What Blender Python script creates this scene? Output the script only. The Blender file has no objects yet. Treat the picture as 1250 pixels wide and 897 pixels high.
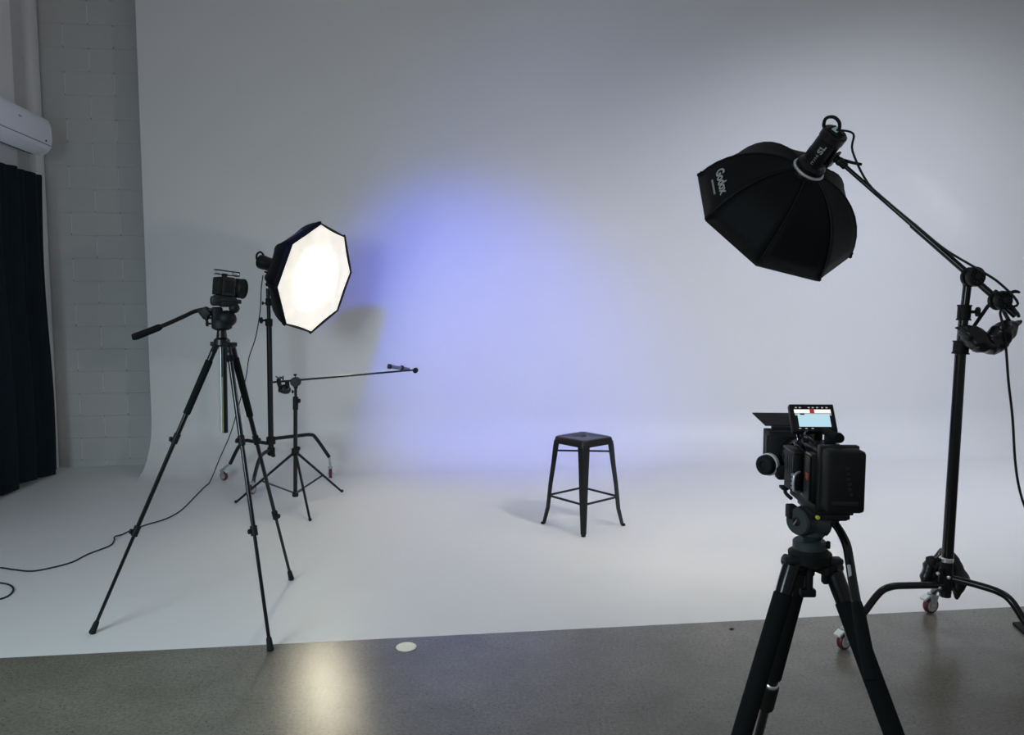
import bpy, bmesh, math, random
from mathutils import Vector as V, Matrix, noise
random.seed(7)
S = bpy.context.scene
COL = S.collection

# ------------------------------------------------------------------ camera, world, lights, exposure
CAM_H = 1.6; FPX = 930.0; HOR = 372.0
PITCH = math.atan((448.5 - HOR) / FPX)
cd = bpy.data.cameras.new('camera'); cam = bpy.data.objects.new('camera', cd); COL.objects.link(cam)
cam.location = (0, 0, CAM_H); cam.rotation_euler = (math.pi/2 - PITCH, 0, 0)
cd.sensor_fit = 'HORIZONTAL'; cd.sensor_width = 36; cd.lens = FPX / 1250 * 36; cd.clip_start = .05
S.camera = cam

S.view_settings.view_transform = 'Standard'; S.view_settings.look = 'None'
S.view_settings.exposure = 0.0; S.view_settings.gamma = 1; S.view_settings.use_curve_mapping = False

w = bpy.data.worlds.new('world'); S.world = w; w.use_nodes = True
w.node_tree.nodes['Background'].inputs[0].default_value = (.90, .93, 1.0, 1)
w.node_tree.nodes['Background'].inputs[1].default_value = .20

def area(name, loc, target, size, power, color, size_y=None, spread=180):
    l = bpy.data.lights.new(name, 'AREA'); l.energy = power; l.color = color; l.size = size
    if size_y: l.shape = 'RECTANGLE'; l.size_y = size_y
    l.spread = math.radians(spread)
    o = bpy.data.objects.new(name, l); COL.objects.link(o); o.location = loc
    o.rotation_euler = (V(target) - V(loc)).to_track_quat('-Z', 'Y').to_euler(); return o
def spot(name, loc, target, power, color, angle, blend, r):
    l = bpy.data.lights.new(name, 'SPOT'); l.energy = power; l.color = color
    l.spot_size = math.radians(angle); l.spot_blend = blend; l.shadow_soft_size = r
    o = bpy.data.objects.new(name, l); COL.objects.link(o); o.location = loc
    o.rotation_euler = (V(target) - V(loc)).to_track_quat('-Z', 'Y').to_euler(); return o
# daylight from the open door / window side behind the photographer, on the left
area('daylight_left', (-2.9, -.2, 2.3), (-1.3, 3.6, 0.0), 1.6, 55, (.68, .88, .96), 1.6, 110)
# blue accent lamp aimed at the middle of the cyclorama, and its wider spill
spot('blue_accent_spot', (-2.0, 3.5, 4.2), (-.28, 7.5, 1.36), 830, (.012, .05, 1.0), 40, 1.0, .16)
spot('blue_spill_spot', (-1.2, 2.4, 4.2), (1.1, 7.6, 2.1), 130, (.05, .14, 1.0), 62, 1.0, .3)
# added fill light out of view, brightening the right side of the cyclorama
area('right_fill', (4.2, 4.4, 4.4), (4.4, 7.0, .6), 1.4, 60, (.90, .97, 1.12), 1.4, 120)
# thin slit of light on the upper right of the cyclorama
sl = area('light_slit', (3.3, 2.6, 4.9), (4.58, 8.15, 2.72), .02, .065, (.95, .97, 1.0), .62, 2)
sl.rotation_euler.rotate_axis('Z', math.radians(48))
LEFT_BOX_EMIT = 370.0; RIGHT_BOX_EMIT = 580.0

# ------------------------------------------------------------------ projection helpers (pixel of the photo -> point in the room)
_F = V((0, math.cos(PITCH), -math.sin(PITCH))); _U = V((0, math.sin(PITCH), math.cos(PITCH))); _X = V((1, 0, 0)); _C = V((0, 0, CAM_H))
def ray(x, y): return _X * ((x - 625) / FPX) + _F + _U * ((448.5 - y) / FPX)
def at(x, y, Y): d = ray(x, y); return _C + d * (Y / d.y)
def G(x, y, z=0.0): d = ray(x, y); return _C + d * ((z - CAM_H) / d.z)
TH = math.radians(6.714)
RU = V((math.cos(TH), math.sin(TH), 0)); RV = V((-math.sin(TH), math.cos(TH), 0)); RZ = V((0, 0, 1))
def R(u, v, z): return RU * u + RV * v + RZ * z
ROOM = (RU, RV, RZ)

# ------------------------------------------------------------------ mesh builder
def frame(axis, up=V((0, 0, 1))):
    a = V(axis).normalized()
    if abs(a.dot(up)) > .97: up = V((1, 0, 0)) if abs(a.x) < .9 else V((0, 1, 0))
    x = up.cross(a).normalized(); y = a.cross(x); return x, y, a
class MB:
    def __init__(s): s.v = []; s.f = []
    def add(s, vs, fs):
        n = len(s.v); s.v += [V(p) for p in vs]; s.f += [tuple(i + n for i in f) for f in fs]; return s
    def box(s, c, size, axes=(V((1,0,0)), V((0,1,0)), V((0,0,1))), bev=0, seg=2):
        bm = bmesh.new(); bmesh.ops.create_cube(bm, size=1)
        for q in bm.verts: q.co = V((q.co.x*size[0], q.co.y*size[1], q.co.z*size[2]))
        if bev: bmesh.ops.bevel(bm, geom=bm.edges[:], offset=bev, segments=seg, profile=.5, affect='EDGES')
        c = V(c); bm.verts.ensure_lookup_table()
        vs = [c + axes[0]*q.co.x + axes[1]*q.co.y + axes[2]*q.co.z for q in bm.verts]
        fs = [[q.index for q in f.verts] for f in bm.faces]; bm.free(); return s.add(vs, fs)
    def lathe(s, o, axis, prof, n=20, caps=True, up=V((0,0,1)), ph=0.0):
        x, y, a = frame(axis, up); o = V(o); vs = []; fs = []
        for d, r in prof:
            for k in range(n):
                t = 2*math.pi*k/n + ph; vs.append(o + a*d + (x*math.cos(t) + y*math.sin(t))*r)
        for i in range(len(prof)-1):
            for k in range(n):
                k2 = (k+1) % n; fs.append((i*n+k, i*n+k2, (i+1)*n+k2, (i+1)*n+k))
        if caps: fs.append(tuple(range(n))[::-1]); fs.append(tuple((len(prof)-1)*n + k for k in range(n)))
        return s.add(vs, fs)
    def cyl(s, a, b, r0, r1=None, n=14):
        a = V(a); b = V(b); L = (b-a).length; r1 = r0 if r1 is None else r1; c = min(.12*min(r0, r1), L*.2)
        return s.lathe(a, b-a, [(0, r0-c), (c, r0), (L-c, r1), (L, r1-c)], n)
    def tube(s, pts, r, n=10, sub=4, closed=False, zmin=None):
        pts = [V(p) for p in pts]; m = len(pts)
        rr = list(r) if hasattr(r, '__len__') else [r]*m
        P = []; Q = []
        if sub > 1:
            rng = m if closed else m-1
            for i in range(rng):
                p0 = pts[(i-1) % m] if closed or i > 0 else pts[0]; p1 = pts[i]; p2 = pts[(i+1) % m]
                p3 = pts[(i+2) % m] if closed or i+2 < m else pts[-1]
                for k in range(sub):
                    t = k/sub; t2 = t*t; t3 = t2*t
                    P.append(.5*((2*p1)+(p2-p0)*t+(2*p0-5*p1+4*p2-p3)*t2+(3*p1-p0-3*p2+p3)*t3)); Q.append(rr[i]*(1-t)+rr[(i+1) % m]*t)
            if not closed: P.append(pts[-1]); Q.append(rr[-1])
        else: P = pts; Q = rr
        if zmin is not None: P = [V((q.x, q.y, max(q.z, zmin))) for q in P]
        m = len(P); vs = []; fs = []; prev = None
        for i in range(m):
            if closed: d = P[(i+1) % m] - P[i-1]
            else: d = P[min(i+1, m-1)] - P[max(i-1, 0)]
            d.normalize()
            if prev is None: x, y, a = frame(d)
            else:
                x = prev - d*prev.dot(d); x.normalize(); y = d.cross(x)
            prev = x
            for k in range(n):
                t = 2*math.pi*k/n; vs.append(P[i] + (x*math.cos(t)+y*math.sin(t))*Q[i])
        for i in range(m if closed else m-1):
            j = (i+1) % m
            for k in range(n): k2 = (k+1) % n; fs.append((i*n+k, i*n+k2, j*n+k2, j*n+k))
        if not closed: fs.append(tuple(range(n))[::-1]); fs.append(tuple((m-1)*n+k for k in range(n)))
        return s.add(vs, fs)
    def ball(s, c, r, sc=(1,1,1), axes=(V((1,0,0)), V((0,1,0)), V((0,0,1))), n=16, m=10):
        c = V(c); vs = [c + axes[2]*r*sc[2]]; fs = []
        for i in range(1, m):
            for k in range(n):
                th = math.pi*i/m; t = 2*math.pi*k/n
                vs.append(c + axes[0]*(r*sc[0]*math.sin(th)*math.cos(t)) + axes[1]*(r*sc[1]*math.sin(th)*math.sin(t)) + axes[2]*(r*sc[2]*math.cos(th)))
        vs.append(c - axes[2]*r*sc[2]); L = len(vs)-1
        for k in range(n): fs.append((0, 1+k, 1+(k+1) % n)); fs.append((L, 1+(m-2)*n+(k+1) % n, 1+(m-2)*n+k))
        for i in range(m-2):
            for k in range(n): fs.append((1+i*n+k, 1+(i+1)*n+k, 1+(i+1)*n+(k+1) % n, 1+i*n+(k+1) % n))
        return s.add(vs, fs)
    def prism(s, quad, d):        # extrude a polygon by vector d
        q = [V(p) for p in quad]; n = len(q); d = V(d)
        vs = q + [p + d for p in q]
        fs = [tuple(range(n)), tuple(range(2*n-1, n-1, -1))] + [(i, i+n, (i+1) % n + n, (i+1) % n) for i in range(n)]
        return s.add(vs, fs)
def wrinkle(mb, amp, sc):
    mb.v = [p + V((noise.noise(p*sc), noise.noise(p*sc + V((9, 3, 1))), noise.noise(p*sc + V((2, 7, 5)))))*amp for p in mb.v]

def root_loc(o):
    while o.parent: o = o.parent
    return o.location.copy()
def obj(name, mb, m, parent=None, base=None, sharp=35, label=None):
    me = bpy.data.meshes.new(name)
    off = root_loc(parent) if parent else (V(base) if base is not None else V((0, 0, 0)))
    me.from_pydata([p - off for p in mb.v], [], mb.f); me.validate()
    bm = bmesh.new(); bm.from_mesh(me); bmesh.ops.recalc_face_normals(bm, faces=bm.faces[:]); bm.to_mesh(me); bm.free()
    me.materials.append(m)
    for p in me.polygons: p.use_smooth = True
    me.set_sharp_from_angle(angle=math.radians(sharp))
    o = bpy.data.objects.new(name, me); COL.objects.link(o)
    if parent: o.parent = parent
    else: o.location = off
    if label: o['label'] = label
    return o
def tag(o, label, cat, group=None):
    o['label'] = label; o['category'] = cat
    if group: o['group'] = group
    return o
def thing(name, loc, label, cat, group=None):
    o = bpy.data.objects.new(name, None); COL.objects.link(o); o.location = loc; o.empty_display_size = .1
    return tag(o, label, cat, group)
def struct(o): o['kind'] = 'structure'; return o

# ------------------------------------------------------------------ materials
def mat(name, col, rough=.5, metal=0.0, var=.12, scale=30, bump=.0, bscale=200, emit=None, estr=0, spec=.5, sheen=0):
    m = bpy.data.materials.new(name); m.use_nodes = True; nt = m.node_tree; N = nt.nodes; L = nt.links
    b = N['Principled BSDF']; b.inputs['Roughness'].default_value = rough; b.inputs['Metallic'].default_value = metal
    b.inputs['Specular IOR Level'].default_value = spec
    tc = N.new('ShaderNodeTexCoord'); nz = N.new('ShaderNodeTexNoise'); nz.inputs['Scale'].default_value = scale; nz.inputs['Detail'].default_value = 4
    L.new(tc.outputs['Object'], nz.inputs['Vector'])
    mx = N.new('ShaderNodeMix'); mx.data_type = 'RGBA'
    mx.inputs[6].default_value = (*[c*(1-var) for c in col], 1); mx.inputs[7].default_value = (*[min(1, c*(1+var)) for c in col], 1)
    L.new(nz.outputs['Fac'], mx.inputs[0]); L.new(mx.outputs[2], b.inputs['Base Color'])
    if bump:
        n2 = N.new('ShaderNodeTexNoise'); n2.inputs['Scale'].default_value = bscale; L.new(tc.outputs['Object'], n2.inputs['Vector'])
        bp = N.new('ShaderNodeBump'); bp.inputs['Strength'].default_value = bump; bp.inputs['Distance'].default_value = .002
        L.new(n2.outputs['Fac'], bp.inputs['Height']); L.new(bp.outputs['Normal'], b.inputs['Normal'])
    if emit: b.inputs['Emission Color'].default_value = (*emit, 1); b.inputs['Emission Strength'].default_value = estr
    if sheen: b.inputs['Sheen Weight'].default_value = sheen
    return m
M = dict(
    paint=mat('white_wall_paint', (.72, .72, .72), .5, var=.02, scale=1.2, bump=.15, bscale=60),
    block=mat('painted_block', (.52, .525, .52), .6, var=.05, scale=6, bump=.6, bscale=120),
    plaster=mat('side_wall_plaster', (.74, .74, .74), .6, var=.04, scale=3, bump=.3, bscale=60),
    floorpaint=mat('white_floor_paint', (.73, .73, .725), .45, var=.02, scale=1.2, bump=.1, bscale=20),
    black=mat('black_metal', (.004, .0045, .005), .34, var=.2, scale=20, spec=0.4),
    gloss=mat('glossy_black_metal', (.003, .0035, .004), .2, var=.2, scale=20, spec=0.45),
    matte=mat('matte_black_plastic', (.0045, .005, .0055), .6, var=.2, scale=40, bump=.2, bscale=300, spec=0.3),
    foam=mat('black_foam_sleeve', (.004, .0055, .006), .85, var=.2, scale=60, bump=.5, bscale=400, spec=0.2),
    fabric=mat('black_nylon_fabric', (.0025, .003, .004), .62, var=.25, scale=8, bump=.3, bscale=500, spec=0.2),
    bag=mat('shiny_black_vinyl', (.005, .0055, .006), .3, var=.3, scale=12, bump=.9, bscale=25, spec=0.5),
    grey=mat('grey_green_cast_metal', (.034, .044, .045), .45, var=.1, scale=20),
    dgrey=mat('dark_grey_metal', (.011, .013, .014), .5, var=.15, scale=20, spec=0.4),
    silver=mat('bright_metal', (.72, .73, .74), .32, metal=.75, var=.1),
    zinc=mat('zinc_plated_steel', (.45, .48, .50), .35, metal=.6, var=.2),
    white=mat('white_plastic', (.80, .84, .92), .4, var=.03),
    whitecap=mat('white_brake_plastic', (.7, .74, .74), .4, var=.05),
    red=mat('dark_red_tyre', (.12, .012, .022), .4, var=.2),
    wheel=mat('grey_wheel_core', (.42, .42, .40), .45, var=.1),
    rubber=mat('black_rubber', (.006, .006, .0065), .75, var=.2, spec=0.3),
    curtain=mat('dark_navy_curtain', (.004, .010, .016), .8, var=.3, scale=6, bump=.4, bscale=300, spec=.2),
    stool=mat('satin_black_steel', (.004, .0045, .0055), .36, var=.15, scale=8, spec=0.45),
    bluetube=mat('blue_grey_metal', (.10, .14, .24), .4, metal=.3, var=.1),
    green=mat('yellow_bubble_level', (.55, .60, .05), .25, var=.1, emit=(.5, .55, .05), estr=.05),
    print=mat('pale_grey_print', (.42, .43, .42), .6, var=.1),
    redprint=mat('red_print', (.42, .03, .02), .5, var=.1),
    yellow=mat('olive_reflective_strip', (.26, .27, .13), .4, var=.1),
    lcd=mat('lcd_glass', (.18, .24, .24), .2, var=.1, emit=(.35, .5, .5), estr=.25),
    screen=mat('monitor_picture', (.05, .05, .05), .3, var=.02, emit=(.48, .74, .86), estr=.95),
    screenwhite=mat('monitor_menu_bar', (.05, .05, .05), .3, var=.02, emit=(.95, .95, .93), estr=1.0),
    screenred=mat('monitor_record_field', (.05, .02, .02), .3, var=.02, emit=(.5, .03, .03), estr=.7),
    screengrey=mat('monitor_icons', (.05, .05, .05), .3, var=.02, emit=(.45, .45, .45), estr=.8),
    screendark=mat('monitor_dark_area', (.004, .004, .006), .25, var=.02),
    pale=mat('pale_cream_disc', (.93, .86, .72), .45, var=.03),
    cable=mat('black_cable_rubber', (.005, .005, .0055), .5, var=.2, spec=0.3),
)
def concrete():
    m = bpy.data.materials.new('polished_concrete'); m.use_nodes = True; nt = m.node_tree; N = nt.nodes; L = nt.links
    b = N['Principled BSDF']; tc = N.new('ShaderNodeTexCoord')
    def nz(sc, det=4, r=.5): n = N.new('ShaderNodeTexNoise'); n.inputs['Scale'].default_value = sc; n.inputs['Detail'].default_value = det; n.inputs['Roughness'].default_value = r; L.new(tc.outputs['Object'], n.inputs['Vector']); return n
    def ramp(src, stops):
        r = N.new('ShaderNodeValToRGB'); e = r.color_ramp.elements
        e[0].position, e[0].color = stops[0][0], (*stops[0][1], 1); e[1].position, e[1].color = stops[1][0], (*stops[1][1], 1)
        for p, c in stops[2:]: q = e.new(p); q.color = (*c, 1)
        L.new(src, r.inputs[0]); return r
    big = nz(2.2, 6, .65); base = ramp(big.outputs['Fac'], [(.3, (.140, .130, .104)), (.72, (.215, .198, .165))])
    fine = nz(70, 7, .75); fr = ramp(fine.outputs['Fac'], [(.30, (.62, .62, .62)), (.70, (1.3, 1.3, 1.28))])
    mul = N.new('ShaderNodeMix'); mul.data_type = 'RGBA'; mul.blend_type = 'MULTIPLY'; mul.inputs[0].default_value = 1
    L.new(base.outputs[0], mul.inputs[6]); L.new(fr.outputs[0], mul.inputs[7])
    vo = N.new('ShaderNodeTexVoronoi'); vo.inputs['Scale'].default_value = 55; vo.inputs['Randomness'].default_value = 1; L.new(tc.outputs['Object'], vo.inputs['Vector'])
    dk = ramp(vo.outputs['Distance'], [(.10, (.2, .2, .2)), (.22, (1, 1, 1))])
    pick = nz(9, 2); pr = ramp(pick.outputs['Fac'], [(.46, (0, 0, 0)), (.6, (1, 1, 1))])
    mx = N.new('ShaderNodeMix'); mx.data_type = 'RGBA'; mx.blend_type = 'MULTIPLY'
    L.new(pr.outputs[0], mx.inputs[0]); L.new(mul.outputs[2], mx.inputs[6]); L.new(dk.outputs[0], mx.inputs[7])
    v2 = N.new('ShaderNodeTexVoronoi'); v2.inputs['Scale'].default_value = 34; L.new(tc.outputs['Object'], v2.inputs['Vector'])
    lt = ramp(v2.outputs['Distance'], [(.05, (.16, .16, .145)), (.10, (0, 0, 0))])
    ad = N.new('ShaderNodeMix'); ad.data_type = 'RGBA'; ad.blend_type = 'ADD'; ad.inputs[0].default_value = .5
    L.new(mx.outputs[2], ad.inputs[6]); L.new(lt.outputs[0], ad.inputs[7]); L.new(ad.outputs[2], b.inputs['Base Color'])
    rr = N.new('ShaderNodeMapRange'); rr.inputs['To Min'].default_value = .17; rr.inputs['To Max'].default_value = .27
    r2 = nz(9, 4); L.new(r2.outputs['Fac'], rr.inputs['Value']); L.new(rr.outputs[0], b.inputs['Roughness'])
    bp = N.new('ShaderNodeBump'); bp.inputs['Strength'].default_value = .25; bp.inputs['Distance'].default_value = .002
    L.new(fine.outputs['Fac'], bp.inputs['Height']); L.new(bp.outputs['Normal'], b.inputs['Normal'])
    return m
M['concrete'] = concrete()
def diffuser_mat(name, strength, rad=.46, c0=(1, .88, .60), c1=(1, .93, .78)):
    """Lit front cloth of a softbox: hottest over the lamp, falling to the rim (object origin is at the centre of the cloth)."""
    m = bpy.data.materials.new(name); m.use_nodes = True; nt = m.node_tree; N = nt.nodes; L = nt.links
    b = N['Principled BSDF']; b.inputs['Base Color'].default_value = (.75, .74, .70, 1); b.inputs['Roughness'].default_value = .8
    tc = N.new('ShaderNodeTexCoord'); ln = N.new('ShaderNodeVectorMath'); ln.operation = 'LENGTH'; L.new(tc.outputs['Object'], ln.inputs[0])
    nz = N.new('ShaderNodeTexNoise'); nz.inputs['Scale'].default_value = 9; nz.inputs['Detail'].default_value = 5; nz.inputs['Distortion'].default_value = 1.2; L.new(tc.outputs['Object'], nz.inputs['Vector'])
    ma = N.new('ShaderNodeMath'); ma.operation = 'MULTIPLY_ADD'; ma.inputs[1].default_value = .20; L.new(nz.outputs['Fac'], ma.inputs[0]); L.new(ln.outputs['Value'], ma.inputs[2])
    mr = N.new('ShaderNodeMapRange'); mr.inputs['From Min'].default_value = .05; mr.inputs['From Max'].default_value = rad
    mr.inputs['To Min'].default_value = 1.0; mr.inputs['To Max'].default_value = 0.0; L.new(ma.outputs[0], mr.inputs['Value'])
    pw = N.new('ShaderNodeMath'); pw.operation = 'POWER'; pw.inputs[1].default_value = 4.6; L.new(mr.outputs[0], pw.inputs[0])
    ed = N.new('ShaderNodeMath'); ed.operation = 'MULTIPLY_ADD'; ed.inputs[1].default_value = .60; ed.inputs[2].default_value = .36; L.new(nz.outputs['Fac'], ed.inputs[0])
    sm = N.new('ShaderNodeMath'); sm.operation = 'MULTIPLY_ADD'; sm.inputs[1].default_value = strength; L.new(pw.outputs[0], sm.inputs[0]); L.new(ed.outputs[0], sm.inputs[2])
    cr = N.new('ShaderNodeMapRange'); cr.inputs['From Min'].default_value = .1; cr.inputs['From Max'].default_value = rad; L.new(ma.outputs[0], cr.inputs['Value'])
    mx = N.new('ShaderNodeMix'); mx.data_type = 'RGBA'; mx.inputs[6].default_value = (*c0, 1); mx.inputs[7].default_value = (*c1, 1)
    L.new(cr.outputs[0], mx.inputs[0]); L.new(mx.outputs[2], b.inputs['Emission Color']); L.new(sm.outputs[0], b.inputs['Emission Strength'])
    return m
M['glowL'] = diffuser_mat('lit_diffuser_cloth', LEFT_BOX_EMIT, rad=.46)
M['glowR'] = diffuser_mat('lit_diffuser_cloth_boom', RIGHT_BOX_EMIT, c0=(1, .95, .86), c1=(1, .95, .86))

# ------------------------------------------------------------------ the setting
UL = -3.583; VB = 7.907; VS = 3.593; UR = 7.0; HZ = 5.6
UC = -2.61; VC0 = 7.164; RC = .5
fl = MB(); fl.prism([R(UL-.3, -3, -.06), R(UR, -3, -.06), R(UR, VS, -.06), R(UL-.3, VS, -.06)], (0, 0, .06))
struct(obj('floor', fl, M['concrete']))
pf = MB(); pf.prism([R(UL-.3, VS, -.06), R(UR, VS, -.06), R(UR, VC0, -.06), R(UC, VC0, -.06), R(UC, VB+.1, -.06), R(UL-.3, VB+.1, -.06)], (0, 0, .06))
struct(obj('painted_floor', pf, M['floorpaint']))
# cyclorama: swept cove then wall
cy = MB(); prof = [(VC0, 0.0)]
for i in range(1, 25):
    a = math.pi/2*i/24; prof.append((VC0 + RC*math.sin(a), RC - RC*math.cos(a)))
prof += [(VC0+RC, z) for z in (1.5, 3.0, HZ)]
us = [UC + (UR-UC)*i/12 for i in range(13)]
th = .02
front = [R(u, v, z) for u in us for v, z in prof]
nrm = []
for i in range(len(prof)):
    a = math.pi/2*min(i, 24)/24; nrm.append((math.sin(a)*th, -math.cos(a)*th))
back = [R(u, v+nrm[i][0], z+nrm[i][1]) for u in us for i, (v, z) in enumerate(prof)]
n = len(prof); fs = []
for j in range(12):
    for i in range(n-1):
        fs.append((j*n+i, j*n+i+1, (j+1)*n+i+1, (j+1)*n+i)); o_ = 13*n
        fs.append((o_+j*n+i, o_+(j+1)*n+i, o_+(j+1)*n+i+1, o_+j*n+i+1))
for j in (0, 12):
    for i in range(n-1): fs.append((j*n+i, j*n+i+1, 13*n+j*n+i+1, 13*n+j*n+i))
cy.add(front+back, fs)
struct(obj('cyclorama_wall', cy, M['paint'], sharp=50))

# back block wall behind and left of the cyclorama
wb = MB(); wb.box(R((UL+UR)/2, VB+.10, HZ/2), (UR-UL+.2, .18, HZ), ROOM)
wback = struct(obj('wall_back', wb, M['block']))
def uv_at(px, py, v):
    d = ray(px, py); t = (v - _C.dot(RV)) / d.dot(RV); p = _C + d*t; return p.dot(RU), p.z
u1, _ = uv_at(123, 400, VB); u2, _ = uv_at(153, 410, VB); HB = u2 - u1; BL = 2*HB; BH = .2205
joint = MB(); rowz = .066 - BH
r = 0
while rowz < HZ - BH:
    zb = max(rowz, 0.0); zt = rowz + BH; off = u1 if r % 2 == 0 else u2
    # choose parity so that the joints land like the photo's
    k0 = math.floor((UL - off)/BL) - 1
    for k in range(k0, k0+6):
        a = max(off + k*BL + .004, UL + .004); b_ = min(off + (k+1)*BL - .004, UC + .55)
        if b_ - a < .03: continue
        bb = MB(); bb.box(R((a+b_)/2, VB+.006, (zb+zt)/2), (b_-a, .016, zt-zb-.0006), ROOM, bev=.0012, seg=1)
        obj('block', bb, M['block'], wback)
        if off + k*BL > UL: joint.tube([R(off+k*BL, VB+.001, zb+.012+.01*random.random()), R(off+k*BL+.002*random.random(), VB-.001, (zb+zt)/2), R(off+k*BL, VB+.001, zt-.012)], .0045, 6, 2)
    rowz += BH; r += 1
j = obj('mortar_bead', joint, M['paint'], wback); j['kind'] = 'stuff'

# left wall with its corner recess and post
wl = MB(); wl.box(R(UL-.09, (7.42-3)/2, HZ/2), (.18, 7.42+3, HZ), ROOM)
wleft = struct(obj('wall_left', wl, M['plaster']))
wr = MB(); wr.box(R(UL-.14, 7.66, HZ/2), (.18, .48, HZ), ROOM); obj('corner_recess', wr, M['block'], wleft)
tp = MB(); tp.box(R(UL-.02, 7.80, HZ/2), (.08, .16, HZ), ROOM, bev=.012)
struct(obj('trim_1', tp, M['plaster']))

# curtain
def curtain_mesh():
    mb = MB(); nu, nz_ = 150, 30; v0, v1 = 5.3, 7.70; zt = 2.79
    fr, bk = [], []
    for i in range(nu+1):
        s = i/nu; v = v0 + (v1-v0)*s
        for k in range(nz_+1):
            t = k/nz_; z0 = .012 + .03*(.5+.5*math.sin(s*19)); z = z0 + (zt + .003*math.sin(s*60) - z0)*t
            amp = .012 + .022*(1-t)**.7
            uo = amp*math.sin(s*42 + .8*math.sin(s*9)) + .012*math.sin(s*97 + 2*t)
            wob = .03*math.sin(t*7)*s*s - .03*t*s
            p = R(UL + .10 + uo, v + wob, z)
            fr.append(p); bk.append(R(UL + .097 + uo, v + wob, z))
    n = nz_+1; N_ = len(fr); fs = []
    for i in range(nu):
        for k in range(nz_):
            a = i*n+k; fs.append((a, a+1, a+n+1, a+n)); fs.append((N_+a, N_+a+n, N_+a+n+1, N_+a+1))
    for i in range(nu): fs.append((i*n, (i+1)*n, N_+(i+1)*n, N_+i*n)); fs.append((i*n+nz_, (i+1)*n+nz_, N_+(i+1)*n+nz_, N_+i*n+nz_))
    for k in range(nz_): fs.append((k, k+1, N_+k+1, N_+k)); a = nu*n+k; fs.append((a, a+1, N_+a+1, N_+a))
    return mb.add(fr+bk, fs)
tag(obj('curtain', curtain_mesh(), M['curtain'], base=R(UL+.13, 6.9, 0), sharp=80), 'dark navy floor-length curtain hanging on the left wall under the air conditioner', 'curtain')

# air conditioner
ac = thing('air_conditioner', R(UL, 7.0, 2.95), 'white wall-mounted split air conditioner above the dark curtain', 'air conditioner')
def ac_prof(u_scale=1, inset=0):
    return [(0, 2.98), (.13, 2.955), (.185, 2.99), (.215, 3.03), (.228, 3.10), (.222, 3.22), (.20, 3.275), (.16, 3.30), (0, 3.30)]
b = MB(); vs_ = [6.36, 6.37, 7.57, 7.58]; P = ac_prof(); m_ = len(P); vv = []
for i, v in enumerate(vs_):
    s = .96 if i in (0, 3) else 1.0
    vv += [R(UL + .006 + u*s, v, 3.13 + (z-3.13)*s) for u, z in P]
fs = [tuple(range(m_)), tuple(3*m_ + k for k in range(m_))] + [(i*m_+k, i*m_+(k+1) % m_, (i+1)*m_+(k+1) % m_, (i+1)*m_+k) for i in range(3) for k in range(m_)]
obj('body', b.add(vv, fs), M['white'], ac, sharp=40)
b = MB(); b.box(R(UL+.225, 6.96, 3.045), (.006, 1.19, .004), ROOM); obj('panel_seam', b, M['dgrey'], ac)
b = MB(); b.box(R(UL+.175, 6.96, 2.978), (.10, 1.08, .008), (RU*.80+RZ*.6, RV, RZ*.80-RU*.6), bev=.002); obj('air_flap', b, M['white'], ac)
b = MB(); b.box(R(UL+.10, 6.96, 2.962), (.05, 1.06, .006), ROOM); obj('air_outlet', b, M['dgrey'], ac)
b = MB(); b.box(R(UL+.229, 7.46, 3.075), (.005, .025, .018), ROOM, bev=.002); obj('sensor_window', b, M['dgrey'], ac)
b = MB(); b.box(R(UL+.229, 7.02, 3.19), (.004, .045, .018), ROOM, bev=.001); obj('badge', b, M['print'], ac)

# small things on the floor
d0 = G(496, 790); b = MB(); b.lathe(d0, (0, 0, 1), [(0, .046), (.003, .048), (.006, .044)], 32)
tag(obj('floor_disc', b, M['pale'], base=d0), 'small round cream disc on the concrete floor below the seam', 'cover plate')  # thin pale disc lying flat on the concrete
d0 = G(893, 768); b = MB(); b.ball(d0+V((0, 0, .003)), .009, (1.3, .8, .4))
tag(obj('rubber_scrap', b, M['rubber'], base=d0), 'tiny black scrap lying on the concrete beside the front tripod', 'scrap')

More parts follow.
